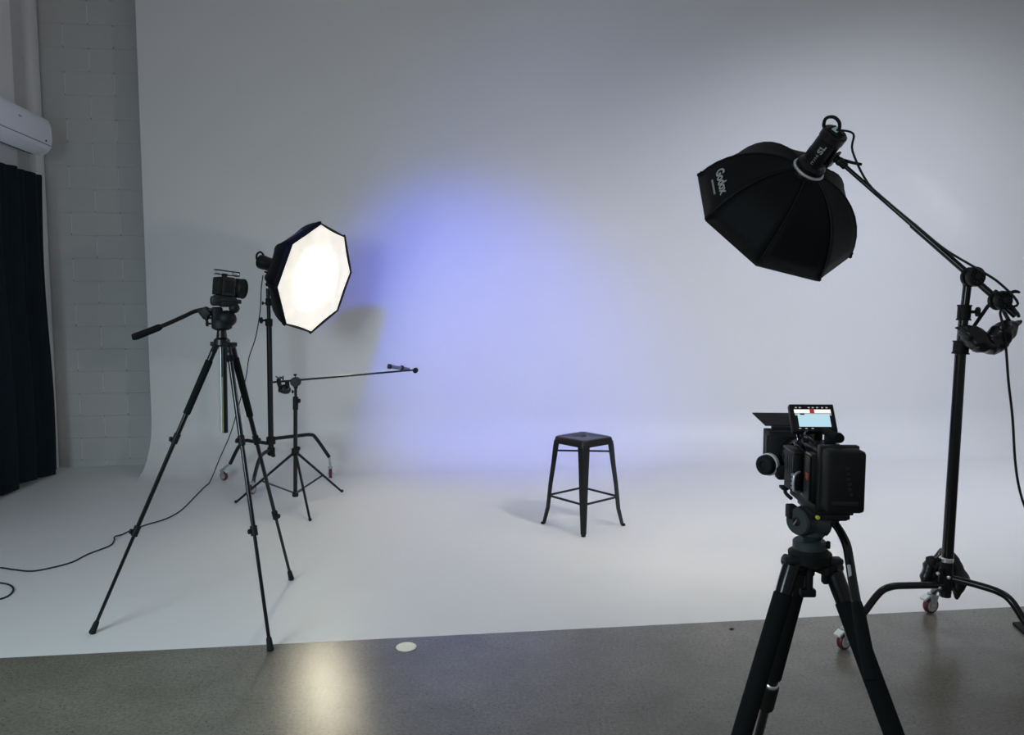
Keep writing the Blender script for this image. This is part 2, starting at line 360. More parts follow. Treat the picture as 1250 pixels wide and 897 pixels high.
# ------------------------------------------------------------------ stand parts
def caster(parent, g, r, yaw, top, tyre=True, s=1.0):
    """Braked swivel caster standing on ground point g; top = point of the leg end it hangs from."""
    d = V((math.cos(yaw), math.sin(yaw), 0)); side = V((-math.sin(yaw), math.cos(yaw), 0)); ax = (d, side, RZ)
    c = g + RZ*r
    b = MB(); w_ = r*.42
    for sg in (-1, 1):
        b.prism([c + side*sg*w_ + d*r*-.25 + RZ*-r*.2, c + side*sg*w_ + d*r*.3 + RZ*-r*.1, c + side*sg*w_ + d*r*.75 + RZ*r*1.2, c + side*sg*w_ - d*r*.55 + RZ*r*1.2], side*sg*.003)
    b.box(c + RZ*r*1.22 + d*r*.1, (r*1.4, w_*2+.006, .006), ax, bev=.002)
    b.lathe(c + RZ*r*1.25 + d*r*.15, (0, 0, 1), [(0, r*.5), (r*.25, r*.55), (r*.35, r*.3)], 16)
    b.cyl(c + RZ*r*1.5 + d*r*.15, top, r*.24)
    b.cyl(c - side*(w_+.008), c + side*(w_+.008), r*.16, n=8)
    o = obj('caster', b, M['zinc'], parent)
    wb_ = MB(); wb_.lathe(c - side*w_*.75, side, [(0, r*.7), (.0, r*.92), (w_*.3, r), (w_*1.2, r), (w_*1.5, r*.92), (w_*1.5, r*.7)], 28)
    wo = obj('tyre', wb_, M['red'], o)
    wb_ = MB(); wb_.lathe(c - side*w_*.85, side, [(0, r*.3), (0, r*.68), (w_*.2, r*.74), (w_*1.5, r*.74), (w_*1.7, r*.68), (w_*1.7, r*.3)], 24)
    obj('wheel_core', wb_, M['wheel'], o)
    br = MB(); br.prism([c - d*r*.5 + RZ*r*1.2 - side*w_, c - d*r*1.25 + RZ*r*.75 - side*w_, c - d*r*1.35 + RZ*r*1.0 - side*w_, c - d*r*.6 + RZ*r*1.42 - side*w_], side*w_*2)
    obj('brake_pedal', br, M['whitecap'], o)
    return o
def knob(parent, c, axis, r=.018, stem=.03, m='matte', name='knob', n=6):
    a = V(axis).normalized(); b = MB(); b.cyl(c, c + a*stem, r*.35, n=8)
    prof = [(0, r*.7), (r*.2, r), (r*.8, r), (r, r*.7)]
    x, y, z = frame(a); o = c + a*stem; vs = []; fs = []; q = 24
    for d, rr in prof:
        for k in range(q):
            t = 2*math.pi*k/q; r2 = rr*(1 - .12*(.5+.5*math.cos(t*n))); vs.append(o + z*d + (x*math.cos(t)+y*math.sin(t))*r2)
    for i in range(3):
        for k in range(q): fs.append((i*q+k, i*q+(k+1) % q, (i+1)*q+(k+1) % q, (i+1)*q+k))
    fs += [tuple(range(q)), tuple(3*q+k for k in range(q))]
    b.add(vs, fs); return obj(name, b, M[m], parent)

# ------------------------------------------------------------------ softbox and lamp head
def text_mesh(txt, size):
    cu = bpy.data.curves.new('t', 'FONT'); cu.body = txt; cu.size = size; cu.align_x = 'CENTER'; cu.align_y = 'CENTER'; cu.extrude = 0; cu.resolution_u = 3; cu.offset = size*.035
    o = bpy.data.objects.new('t', cu); COL.objects.link(o); bpy.context.view_layer.update()
    me = o.evaluated_get(bpy.context.evaluated_depsgraph_get()).to_mesh()
    vs = [q.co.copy() for q in me.vertices]; fs = [tuple(p.vertices) for p in me.polygons]
    o.evaluated_get(bpy.context.evaluated_depsgraph_get()).to_mesh_clear()
    bpy.data.objects.remove(o); bpy.data.curves.remove(cu); return vs, fs
def softbox(c, nrm_, phase, glow, label, logo, depth=.42, Rm=.475):
    c = V(c); n_ = V(nrm_).normalized(); a = n_.cross(RZ).normalized(); b_ = n_.cross(a)
    root = thing('softbox', c - n_*depth, label, 'softbox', None)
    pm = math.radians(74); NS = 9
    prof = []
    for i in range(NS+1):
        q = pm*i/NS; prof.append((.078 + (Rm-.078)*math.sin(q)/math.sin(pm), -depth*(math.cos(q)-math.cos(pm))/(1-math.cos(pm))))
    def dirk(k): t = phase + k*math.pi/4; return a*math.cos(t) + b_*math.sin(t)
    def rib(k, i): r, d = prof[i]; return c + n_*d + dirk(k)*r
    for k in range(8):
        mb = MB(); W = 6; vs = []; fs = []
        for i in range(NS+1):
            for j in range(W+1):
                f_ = j/W; p = rib(k, i).lerp(rib(k+1, i), f_)
                sag = .010*math.sin(math.pi*f_)*math.sin(math.pi*min(1, i/NS))
                ctr = c + n_*(-depth*.35); vs.append(p + (ctr - p).normalized()*sag)
        for i in range(NS):
            for j in range(W): q = i*(W+1)+j; fs.append((q, q+1, q+W+2, q+W+1))
        mb.add(vs, fs); o = obj('fabric_panel', mb, M['fabric'], root, sharp=60)
        so = o.modifiers.new('s', 'SOLIDIFY'); so.thickness = .002; so.offset = 0
        rb = MB(); rb.tube([rib(k, i) for i in range(NS+1)], .004, 6, 1); obj('rib', rb, M['matte'], root)
        tb = MB(); e = rib(k, NS); tb.ball(e + n_*.004, .013, (.9, .9, .9), n=8, m=6); tb.tube([e - n_*.02 - dirk(k)*.005, e + n_*.012], .008, 6, 1); obj('corner_pocket', tb, M['fabric'], root)
    lip = MB(); vs = []
    for k in range(8):
        d = dirk(k); vs += [c + d*Rm, c + d*(Rm-.002) + n_*.022, c + d*(Rm-.010) + n_*.022, c + d*(Rm-.016) - n_*.004]
    fs = [((k*4+i), (k*4+(i+1) % 4), (((k+1) % 8)*4+(i+1) % 4), (((k+1) % 8)*4+i)) for k in range(8) for i in range(4)]
    lip.add(vs, fs); obj('rim', lip, M['fabric'], root, sharp=20)
    # front cloth: octagon with a slightly scalloped outline and soft folds towards the corners
    mb = MB(); vs = [V((0, 0, 0))]; fs = []; NR, NA = 10, 64
    for i in range(1, NR+1):
        for k in range(NA):
            t = 2*math.pi*k/NA; seg = (t/(math.pi/4)) % 1
            ro = (Rm-.014)*math.cos(math.pi/8)/math.cos((seg-.5)*math.pi/4)*(1 - .018*math.sin(math.pi*seg))
            rr = ro*i/NR; d = a*math.cos(phase+t) + b_*math.sin(phase+t)
            z = .006*math.sin(t*8)*(i/NR)**2*(1-i/NR)*3 + .004*(i/NR)**2
            vs.append(d*rr + n_*z)
    for k in range(NA): fs.append((0, 1+k, 1+(k+1) % NA))
    for i in range(NR-1):
        for k in range(NA): q = 1+i*NA; fs.append((q+k, q+NA+k, q+NA+(k+1) % NA, q+(k+1) % NA))
    me = bpy.data.meshes.new('diffuser'); me.from_pydata(vs, [], fs); me.materials.append(glow)
    for p in me.polygons: p.use_smooth = True
    o = bpy.data.objects.new('diffuser', me); COL.objects.link(o); o.parent = root; o.location = n_*depth + n_*.006
    o['label'] = 'glowing cream front cloth'
    ring = MB(); e = c - n_*depth; ring.lathe(e - n_*.012, n_, [(0, .060), (0, .082), (.008, .088), (.026, .088), (.034, .082), (.034, .060)], 36)
    obj('speed_ring', ring, M['silver'], root, label='bright metal mounting ring')
    if logo:
        k, t0, size, flip = logo
        vs, fs = text_mesh('Godox', size); L_ = [0]
        for i in range(NS, 0, -1): L_.append(L_[-1] + ((rib(k, i)+rib(k+1, i))/2 - (rib(k, i-1)+rib(k+1, i-1))/2).length)
        def on(x, y, lift=.003):
            t = max(0, min(L_[-1]-1e-4, t0 + y)); i = 0
            while L_[i+1] < t: i += 1
            f_ = (t-L_[i])/(L_[i+1]-L_[i]); A = rib(k, NS-i).lerp(rib(k, NS-i-1), f_); B = rib(k+1, NS-i).lerp(rib(k+1, NS-i-1), f_)
            if flip: A, B = B, A
            w_ = (B-A).length; p = A.lerp(B, .5 + x/w_); out = (p - (c - n_*.12)); out = (out - (B-A).normalized()*out.dot((B-A).normalized())).normalized()
            return p + out*lift*.6
        lt = MB(); lt.add([on(v.x, v.y) for v in vs], fs)
        for i, x0 in enumerate([-.055 + .011*q for q in range(11)]): lt.add([on(x0, -size*.85), on(x0+.008, -size*.85), on(x0+.008, -size*.68), on(x0, -size*.68)], [(0, 1, 2, 3)])
        obj('lettering', lt, M['print'], root, label='pale printed lettering')
    return root, c - n_*depth, n_, a, b_
def lamp_head(e, n_, up, label, bracket_to, handle_side=1, L=.25, r=.058, lever=True):
    """e = ring centre, lamp extends backwards along -n_."""
    x = n_.cross(up).normalized(); up = x.cross(n_).normalized()
    root = thing('studio_light', e - n_*(L*.5), label, 'studio light', None)
    b = MB(); b.lathe(e - n_*.014, -n_, [(0, r*1.25), (.02, r*1.25), (.035, r*1.02), (.05, r), (L*.78, r), (L*.80, r*1.06), (L*.97, r*1.06), (L, r*.92)], 28)
    obj('housing', b, M['black'], root)
    fins = MB()
    for i in range(4): fins.lathe(e - n_*(.07+.012*i), -n_, [(0, r), (.0, r*1.03), (.005, r*1.03), (.005, r)], 28, caps=False)
    obj('cooling_fins', fins, M['matte'], root)
    back = e - n_*L
    h = MB(); h.tube([back + up*r*.75 + n_*.02, back + up*r*1.2 - n_*.002, back + up*r*1.35 - n_*.035, back + up*r*.9 - n_*.062, back + up*r*.3 - n_*.060, back - up*r*.05 - n_*.035, back - up*r*.1 - n_*.01], .0085, 8, 5)
    obj('carry_handle', h, M['matte'], root)
    q = MB(); q.box(back - n_*.014, (r*1.2, r*1.2, .016), (x, up, n_), bev=.004); obj('control_panel', q, M['matte'], root)
    q = MB(); q.box(back - n_*.024 + up*r*.1, (r*.8, r*.5, .004), (x, up, n_)); obj('display', q, M['lcd'], root, label='small grey display')
    q = MB(); q.lathe(back - n_*.02 - up*r*.45, -n_, [(0, .012), (.010, .012), (.012, .010)], 14); obj('dial', q, M['dgrey'], root)
    br = MB(); bc = V(bracket_to); mid = e - n_*(L*.55) - up*(r+.012)
    br.box(mid, (.05, .09, .014), (x, n_, up), bev=.004); br.tube([mid, mid.lerp(bc, .5), bc], .012, 8, 2); br.ball(bc, .022)
    obj('bracket', br, M['black'], root)
    if not lever: return root, x, up
    lv = MB(); s0 = mid.lerp(bc, .5); lv.tube([s0, s0 + x*handle_side*.03, s0 + x*handle_side*.05 - up*.06 - n_*.02, s0 + x*handle_side*.055 - up*.10 - n_*.04], [.008, .009, .008, .007], 8, 3); obj('tilt_lever', lv, M['matte'], root)
    return root, x, up

# ------------------------------------------------------------------ left lamp on rolling stand
cL = V((-1.645, 6.394, 1.816)); nL = V((.885, -.384, -.263)).normalized()
sbL, eL, n_, a_, b_ = softbox(cL, nL, .9541, M['glowL'], 'lit octagonal softbox with glowing white front on the tall rolling stand at left', (5, .15, .07, True), depth=.33)
pole_top = at(327, 347, 6.80)
lhL, xL, upL = lamp_head(eL, nL, V((0, 0, 1)), 'black studio lamp head with loop handle behind the glowing softbox', pole_top, lever=False)
st = thing('rolling_light_stand', V((-2.17, 6.80, 0)), 'tall black rolling light stand carrying the glowing softbox', 'light stand')
Y0 = 6.80
hub = at(331, 541, Y0)
def seg(name, p, q, r, m, parent, r1=None, n=14):
    b = MB(); b.cyl(p, q, r, r1, n); return obj(name, b, M[m], parent)
seg('lower_pole', at(331, 556, Y0), at(328.5, 395, Y0), .024, 'black', st)
seg('upper_pole', at(328.5, 396, Y0), at(327, 352, Y0), .017, 'black', st)
seg('spigot', at(327, 353, Y0), at(326.9, 343, Y0), .010, 'silver', st)
for (py, r) in ((394, .032), (369, .027), (538, .040), (551, .034)):
    seg('collar', at(328.3 + (py-394)*.017, py+4, Y0), at(328.3 + (py-394)*.017, py-5, Y0), r, 'matte', st)
knob(st, at(328, 391, Y0), (-1, -.2, 0), .028, .05); knob(st, at(327.6, 370, Y0), (-1, -.3, 0), .016, .04); knob(st, at(333, 553, Y0), (.4, -1, -.2), .02, .04)
for gp, pts, yaw in ((G(273.5, 586), [(327, 541), (308, 538.5), (299, 538), (291, 546), (281, 566)], 2.6),
                     (G(403.5, 583), [(336, 535), (362, 532), (379, 530.5), (386, 535), (402, 558)], -1.35),
                     (G(308, 603), [(330, 549), (321, 554), (316, 562), (311, 580), (309.5, 588)], -1.9)):
    P = []
    for i, (px, py) in enumerate(pts): P.append(at(px, py, Y0 + (gp.y-Y0)*(0, .35, .6, .75, .98)[i]))
    b = MB(); b.tube(P, .0165, 10, 4); obj('leg', b, M['black'], st)
    caster(st, gp, .042, yaw, P[-1])
# power cable from the lamp down to the floor and away left
cb = MB(); P = [at(321, 336, 6.75), at(319, 352, 6.72), at(317.5, 380, 6.7), at(312, 412, 6.7), at(304, 436, 6.7), at(300, 462, 6.7), at(290, 500, 6.65), at(281, 530, 6.72), at(268, 560, 6.78)]
P += [G(255, 590, .005), G(240, 604, .005), G(222, 622, .005), G(203, 633, .005), G(180, 640, .005), G(163, 646, .005), G(150, 652, .005), G(140, 655, .02), G(139.5, 659, .005), G(134, 666, .005), G(108, 676, .005), G(88, 686, .005), G(62, 693, .005), G(38, 697, .005), G(16, 695, .005), G(-6, 693, .005), G(-60, 700, .005), G(-80, 715, .005), G(-40, 712, .005), G(-5, 711, .005), G(12, 714, .005), G(16, 721, .005), G(4, 730, .005), G(-30, 736, .005), G(-90, 745, .005)]
cb.tube(P, .0048, 6, 4, zmin=.005)
tag(obj('power_cable', cb, M['cable'], base=G(200, 634)), 'long black power cable running from the glowing lamp across the white floor at left', 'cable')

# ------------------------------------------------------------------ small stand with boom
ks = thing('light_stand', V((-1.74, 6.05, 0)), 'small black tripod light stand with a thin boom arm reaching to the right', 'light stand')
KY = 6.05
def K(x, y): return at(x, y, KY)
seg('lower_pole', K(360.5, 604), K(360.8, 496), .016, 'black', ks); seg('upper_pole', K(360.8, 497), K(361, 471), .011, 'black', ks)
seg('collar', K(360.5, 556), K(360.6, 547), .030, 'matte', ks); seg('collar', K(360.5, 606), K(360.5, 600), .024, 'matte', ks); seg('collar', K(360.8, 500), K(360.8, 484), .021, 'matte', ks)
knob(ks, K(361, 489), (1, -.2, 0), .018, .02); knob(ks, K(361, 478), (-1, -.2, 0), .014, .018); knob(ks, K(361.5, 547), (1, -.5, 0), .018, .016)
lowc = K(360.5, 602)
for gx, gy in ((288, 613), (378.5, 635), (417.5, 600)):
    g = G(gx, gy, .006); top = K(360.6, 551); top = top + (g-top).normalized()*.02
    seg('leg', top, g, .011, 'black', ks, .009); mid = top.lerp(g, .56)
    b = MB(); b.cyl(lowc, mid, .0075, n=8); obj('brace', b, M['black'], ks)
    b = MB(); b.ball(g + RZ*.006, .013, n=10, m=6); obj('foot', b, M['rubber'], ks)
bm_ = seg('boom_arm', K(333, 466.5), at(505, 451.5, 5.95), .0085, 'black', ks, .0075, 10)
b = MB(); c0 = K(361, 466); b.lathe(c0 - V((0, .03, 0)), (0, 1, 0), [(0, .030), (.006, .038), (.022, .038), (.024, .030), (.036, .030), (.038, .038), (.054, .038), (.060, .030)], 24); obj('pivot_head', b, M['dgrey'], bm_)
knob(bm_, c0 + RZ*.03, (-.1, -.1, 1), .014, .02, name='thumb_screw')
seg('socket', K(361, 474), K(361, 467), .016, 'matte', bm_)
# counterweight bag clipped on the short end
cw = thing('counterweight', K(346, 469), 'small black counterweight bag clipped on the short end of the boom', 'counterweight')
b = MB(); b.tube([K(340, 478), K(343, 476), K(347, 475), K(351, 475.5), K(354, 473)], [.006, .032, .040, .034, .008], 12, 4); b.tube([K(340, 462), K(342, 472), K(349, 474)], .018, 8, 3); b.tube([K(350, 464), K(351, 472)], .018, 8, 2)
obj('bag', b, M['bag'], cw)
b = MB(); b.tube([K(336.5, 459), K(340, 461.5), K(342, 460), K(346, 463)], .005, 6, 2); b.tube([K(341, 463), K(346, 459), K(345, 466)], .005, 6, 2); obj('clip', b, M['dgrey'], cw)
# little torch-like tube held on the far end
tt = thing('tube_light', at(491, 449, 5.95), 'short blue-grey tube clamped at the tip of the thin boom arm', 'tube light')
p0 = at(474, 447, 5.90); p1 = at(500, 451, 5.98)
b = MB(); b.cyl(p0, p1, .015); obj('barrel', b, M['bluetube'], tt)
b = MB(); b.cyl(p0.lerp(p1, -.02), p0.lerp(p1, .14), .020); obj('front_cap', b, M['dgrey'], tt)
b = MB(); b.cyl(p0.lerp(p1, .58), p0.lerp(p1, .70), .024); b.cyl(p0.lerp(p1, .64), at(492, 453, 5.95), .010); obj('clamp', b, M['dgrey'], tt)
b = MB(); q0 = at(507.5, 452, 5.93); b.cyl(q0 + V((-.004, .03, 0)), q0 - V((0, .03, 0)), .021); obj('end_knob', b, M['matte'], tt)
b = MB(); b.cyl(p1, q0, .007); obj('tail_rod', b, M['silver'], tt)

# ------------------------------------------------------------------ left tripod with small camera
tl = thing('camera_tripod', V((-1.45, 3.80, 0)), 'black tripod with three spread legs at left standing on the white floor', 'tripod')
TY = 3.80
def T(x, y, dy=0): return at(x, y, TY + dy)
seg('centre_column', T(272.5, 527), T(270.5, 402), .0155, 'silver', tl)
seg('column_grip', T(274.8, 528, -.005), T(272.8, 420, -.005), .0150, 'black', tl)
seg('column_strip', T(272.6, 528, -.018), T(271.6, 460, -.018), .0035, 'yellow', tl, n=6)
b = MB(); hubp = T(271, 418)
b.lathe(hubp - RZ*.02, (0, 0, 1), [(0, .028), (.01, .040), (.035, .038), (.045, .026), (.085, .022)], 24); obj('shoulder', b, M['black'], tl)
feet = (G(113, 771, .01), G(355.5, 706, .01), G(330, 792, .01))
tops = (T(263, 423, 0), T(284, 424, .06), T(279, 424, -.05))
def tl_leg(top, foot, foam_f, locks, knobdirs):
    def L(t): return top.lerp(foot, t)
    b = MB(); b.tube([hubp + (top-hubp)*.5, top, L(.02)], .016, 8, 1); b.cyl(L(0), L(foam_f[0]), .015)
    leg = obj('leg', b, M['black'], tl)
    if foam_f[1] > foam_f[0]: seg('foam_sleeve', L(foam_f[0]), L(foam_f[1]), .0185, 'foam', leg, .0175)
    seg('upper_tube', L(foam_f[1]-.01), L(locks[0]), .0125, 'gloss', leg); seg('middle_tube', L(locks[0]), L(locks[1]), .0105, 'gloss', leg); seg('lower_tube', L(locks[1]), foot, .0085, 'gloss', leg)
    for q, kd in zip(locks, knobdirs):
        seg('leg_lock', L(q-.02), L(q+.014), .0165, 'matte', leg); knob(leg, L(q), kd, .013, .016, name='lock_knob', n=3)
    b = MB(); d = (foot-top).normalized(); b.lathe(foot - d*.055, d, [(0, .010), (.01, .013), (.045, .015), (.058, .017), (.064, .013)], 14); obj('rubber_foot', b, M['rubber'], leg)
tl_leg(tops[0], feet[0], (.05, .24), (.33, .655), (V((-1, -.2, .1)), V((-1, -.2, .2))))
tl_leg(tops[1], feet[1], (.04, .27), (.37, .70), (V((.9, -.6, .2)), V((1, -.4, 0))))
tl_leg(tops[2], feet[2], (.03, .05), (.325, .625), (V((-.9, -.5, .3)), V((-.8, -.6, .2))))
for tp_ in tops:
    b = MB(); d = V((tp_.x-hubp.x, tp_.y-hubp.y, 0)).normalized(); b.box(hubp.lerp(tp_, .9) + RZ*.012, (.05, .03, .022), (d, RZ.cross(d), RZ), bev=.004); obj('leg_hinge', b, M['matte'], tl)
# fluid head
seg('head_neck', T(270.5, 410), T(270.5, 399), .012, 'silver', tl)
b = MB(); b.lathe(T(271, 403), (0, 0, 1), [(0, .030), (.01, .048), (.035, .050), (.05, .042)], 24)
hd_ax = (V((.87, .49, 0)), V((-.49, .87, 0)), RZ)
b.ball(T(277, 389), .050, (.95, .95, .85)); b.box(T(265, 385), (.05, .07, .085), hd_ax, bev=.012); b.box(T(279, 371), (.085, .07, .03), hd_ax, bev=.01); b.ball(T(286, 376), .026)
hl = obj('fluid_head', b, M['matte'], tl)
knob(hl, T(260, 388), V((-1, -.2, 0)), .016, .022, name='drag_knob'); knob(hl, T(259, 395), V((-1, -.3, 0)), .014, .016, name='pan_lock')
b = MB(); b.box(T(264, 367, -.03), (.055, .05, .05), hd_ax, bev=.014); obj('plate_clamp', b, M['dgrey'], tl)
b = MB(); b.box(T(277, 366.5), (.13, .06, .02), (V((.86, .49, -.12)).normalized(), V((-.49, .87, 0)), RZ), bev=.004); obj('camera_plate', b, M['dgrey'], tl)
b = MB(); b.tube([T(262, 381), T(252, 377.5), T(238, 380), T(226, 385.5, -.05), T(205, 395, -.1), T(195, 399, -.13)], .0105, 10, 4); ph_ = obj('pan_handle', b, M['black'], tl)
b = MB(); b.tube([T(197, 398, -.125), T(193, 400, -.13), T(178, 406, -.16), T(166, 410.5, -.19), T(161, 411.5, -.20)], [.011, .0165, .0165, .0175, .013], 12, 3); obj('handle_grip', b, M['foam'], ph_)
b = MB(); b.box(T(251, 382), (.05, .04, .05), (V((.8, 0, .6)), V((0, 1, 0)), V((-.6, 0, .8))), bev=.008); obj('handle_joint', b, M['matte'], tl)
# small box camera
cA = V((.70, .70, -.10)).normalized(); cS = V((-.707, .707, 0)).normalized(); cU = cA.cross(cS); CAX = (cA, cS, cU)
sc_ = thing('video_camera', T(278, 361), 'small boxy black video camera mounted on the left tripod', 'video camera')
cc = T(275.5, 350)
b = MB(); b.box(cc, (.070, .085, .094), CAX, bev=.009); obj('body', b, M['dgrey'], sc_)
b = MB(); b.box(cc - cA*.043, (.020, .078, .088), CAX, bev=.008); obj('battery', b, M['matte'], sc_)
b = MB(); b.box(cc - cS*.043, (.045, .004, .06), CAX, bev=.001); obj('side_screen', b, M['matte'], sc_)
b = MB(); b.lathe(cc + cA*.035, cA, [(0, .044), (.012, .044), (.016, .048), (.045, .049), (.047, .046), (.060, .044)], 28); obj('lens', b, M['matte'], sc_)
b = MB(); b.lathe(cc + cA*.088, cA, [(0, .046), (.0, .0505), (.006, .0505), (.006, .046)], 28, caps=False); obj('lens_ring', b, M['dgrey'], sc_)
b = MB(); tpc = cc + cU*.068
b.box(tpc - cA*.045, (.018, .02, .012), CAX, bev=.002); b.box(tpc + cA*.045, (.024, .03, .014), CAX, bev=.003)
obj('handle_mounts', b, M['silver'], sc_)
b = MB(); b.box(tpc + cU*.010, (.125, .022, .005), CAX, bev=.002); b.box(tpc - cU*.010 , (.12, .022, .004), CAX, bev=.001); b.box(tpc - cU*.014 - cA*.01, (.02, .02, .02), CAX); b.box(tpc + cA*.06, (.006, .022, .022), CAX)
obj('top_handle', b, M['black'], sc_)
b = MB(); b.box(cc - cU*.054, (.10, .05, .016), CAX, bev=.003); obj('mounting_foot', b, M['dgrey'], sc_)

# ------------------------------------------------------------------ stool
so_ = G(711.5, 640.5); stl = thing('stool', so_, 'black metal stool with square seat in the middle of the white floor', 'stool')
ang = math.radians(45 - 4.5 + math.degrees(math.atan2(.51, 5.4))*0)
sx = V((math.cos(ang), math.sin(ang), 0)); sy = V((-math.sin(ang), math.cos(ang), 0)); H = .655; HS = .152; HF = .208
def SP(x, y, z): return so_ + sx*x + sy*y + RZ*z
def rsq(h, rad, n=6):
    o = []
    for cx_, cy_, a0 in ((1, 1, 0), (-1, 1, 90), (-1, -1, 180), (1, -1, 270)):
        for i in range(n+1):
            t = math.radians(a0 + 90*i/n); o.append((cx_*(h-rad) + rad*math.cos(t), cy_*(h-rad) + rad*math.sin(t)))
    return o
mb = MB(); loops = []
def oval(a, b__, m): # matched to rsq loop by angle
    return [(a*math.cos(math.atan2(y, x)), b__*math.sin(math.atan2(y, x))) for x, y in m]
o0 = rsq(HS, .03)
rings = [(oval(.034, .010, o0), H-.020), (oval(.034, .010, o0), H-.006), (oval(.040, .014, o0), H-.003), (rsq(HS-.03, .02), H-.004), (rsq(HS-.012, .028), H+.001), (rsq(HS-.002, .03), H-.004), (rsq(HS+.002, .032), H-.014), (rsq(HS+.009, .034), H-.050), (rsq(HS+.006, .034), H-.050), (rsq(HS-.001, .03), H-.016), (rsq(HS-.012, .028), H-.006)]
n = len(o0); vs = [SP(x*1, y*1, z) for q, z in rings for x, y in q]
fs = [(i*n+k, i*n+(k+1) % n, (i+1)*n+(k+1) % n, (i+1)*n+k) for i in range(len(rings)-1) for k in range(n)]
mb.add(vs, fs); obj('seat', mb, M['stool'], stl, sharp=40)
for ax_, ay_ in ((1, 1), (-1, 1), (-1, -1), (1, -1)):
    # folded sheet leg: angle section tapering to the foot with a small outward kick
    mb = MB(); vs = []; fs = []; prof = [(H-.030, HS+.001, .060), (H-.07, HS+.006, .058), (H-.2, HS+.0155, .050), (.30, HS+.030, .042), (.125, HS+.042, .035), (.115, HS+.0435, .034), (.012, HS+.060, .028)]
    for z, o_, wd in prof:
        c1 = .010 if z > .12 else .007
        tk = .005 if z > .4 else (.008 if z > .2 else .013)
        pts = [(o_-wd, o_), (o_-c1, o_), (o_-c1*.3, o_-c1*.3), (o_, o_-c1), (o_, o_-wd), (o_-tk, o_-wd), (o_-tk-c1*.7, o_-tk-c1*.7), (o_-wd, o_-tk)]
        vs += [SP(ax_*p, ay_*q, z) for p, q in pts]
    m8 = 8
    fs = [(i*m8+k, i*m8+(k+1) % m8, (i+1)*m8+(k+1) % m8, (i+1)*m8+k) for i in range(len(prof)-1) for k in range(m8)] + [tuple(range(m8)), tuple((len(prof)-1)*m8+k for k in range(m8))]
    mb.add(vs, fs); lg = obj('leg', mb, M['stool'], stl, sharp=30)
    b = MB(); o_ = HS+.062-.008; b.box(SP(ax_*o_, ay_*o_, .009), (.024, .024, .018), (sx, sy, RZ), bev=.003); obj('rubber_foot', b, M['rubber'], lg)
def bar(p, q, hgt=.016, th_=.005, name='footrest_bar'):
    d = (q-p).normalized(); b = MB(); b.box((p+q)/2, ((q-p).length, th_, hgt), (d, RZ.cross(d), RZ), bev=.001, seg=1); obj(name, b, M['stool'], stl)
cs = [(1, 1), (-1, 1), (-1, -1), (1, -1)]
for i in range(4):
    (ax1, ay1), (ax2, ay2) = cs[i], cs[(i+1) % 4]; o_ = HS+.029
    bar(SP(ax1*o_, ay1*o_, .215), SP(ax2*o_, ay2*o_, .215)); o2 = HS+.001
o2 = HS + .004
bar(SP(-o2, o2, H-.108), SP(o2, -o2, H-.108), .013, .006, 'cross_brace'); bar(SP(-o2, -o2, H-.108), SP(o2, o2, H-.108), .013, .006, 'cross_brace')

# ------------------------------------------------------------------ right boom stand
BY = 3.58
def B(x, y, dy=0): return at(x, y, BY + dy)
bs = thing('boom_stand', V((2.03, 3.58, 0)), 'heavy black wheeled stand at right edge with long boom holding the dark softbox', 'light stand')
seg('lower_pole', B(1153.5, 728), B(1172.5, 430), .0265, 'gloss', bs, .0240, 20)
seg('middle_pole', B(1172.5, 431), B(1176.5, 385), .0215, 'gloss', bs, n=20)
seg('upper_pole', B(1176.3, 386), B(1181.0, 346), .0185, 'gloss', bs, n=20)
for (x0, y0, x1, y1, r) in ((1172.3, 432, 1173.8, 416, .034), (1176.2, 391, 1177.6, 372, .029)):
    p, q = B(x0, y0), B(x1, y1); d = (q-p); L = d.length; b = MB(); b.lathe(p, d, [(0, r*1.12), (.006, r*1.12), (.008, r), (L-.008, r), (L-.006, r*1.1), (L, r*1.1)], 20); co = obj('collar', b, M['matte'], bs)
    knob(bs, p.lerp(q, .55) + V((.01, -.01, 0)), (1, -.5, 0), .022, .03)
seg('base_sleeve', B(1153.2, 724), B(1155.4, 686), .029, 'matte', bs); seg('chrome_band', B(1155.0, 685.5), B(1155.4, 680), .032, 'silver', bs)
knob(bs, B(1150, 683), (-1, -.3, 0), .026, .055)
for (px, py) in ((1145, 700), (1158, 705), (1147, 717)):
    b = MB(); b.ball(B(px, py, -.045), .009, n=10, m=6); obj('bolt', b, M['silver'], bs)
b = MB(); b.box(B(1148, 706, -.04), (.018, .014, .10), bev=.003); b.box(B(1156, 712, -.035), (.05, .02, .07), bev=.006); obj('leg_bracket', b, M['matte'], bs)
gR = (G(1133, 746), G(1030, 792), V((2.236, 3.214, 0)))
legs = ([(1151, 714, -.03), (1110, 714.5, -.06), (1088, 716, -.09), (1073, 724, -.10), (1053, 750, -.12), (1038, 768, -.14)],
        [(1162, 706, -.03), (1190, 713, -.10), (1218, 722, -.17), (1234, 733, -.22), (1250, 757, -.27), (1262, 775, -.31)],
        [(1154, 716, .03), (1150, 716, .10), (1144, 718, .18), (1140, 722, .24)])
for P_ in legs:
    b = MB(); b.tube([B(*q) for q in P_], .0165, 12, 5); obj('leg', b, M['gloss'], bs)
caster(bs, gR[1], .040, .5, B(1037, 768, -.14)); 
g3 = G(1268, 812); caster(bs, g3, .040, -.4, B(1262, 775, -.31))
caster(bs, V((gR[0].x, gR[0].y-.02, 0)), .042, .3, B(1141, 722, .24))

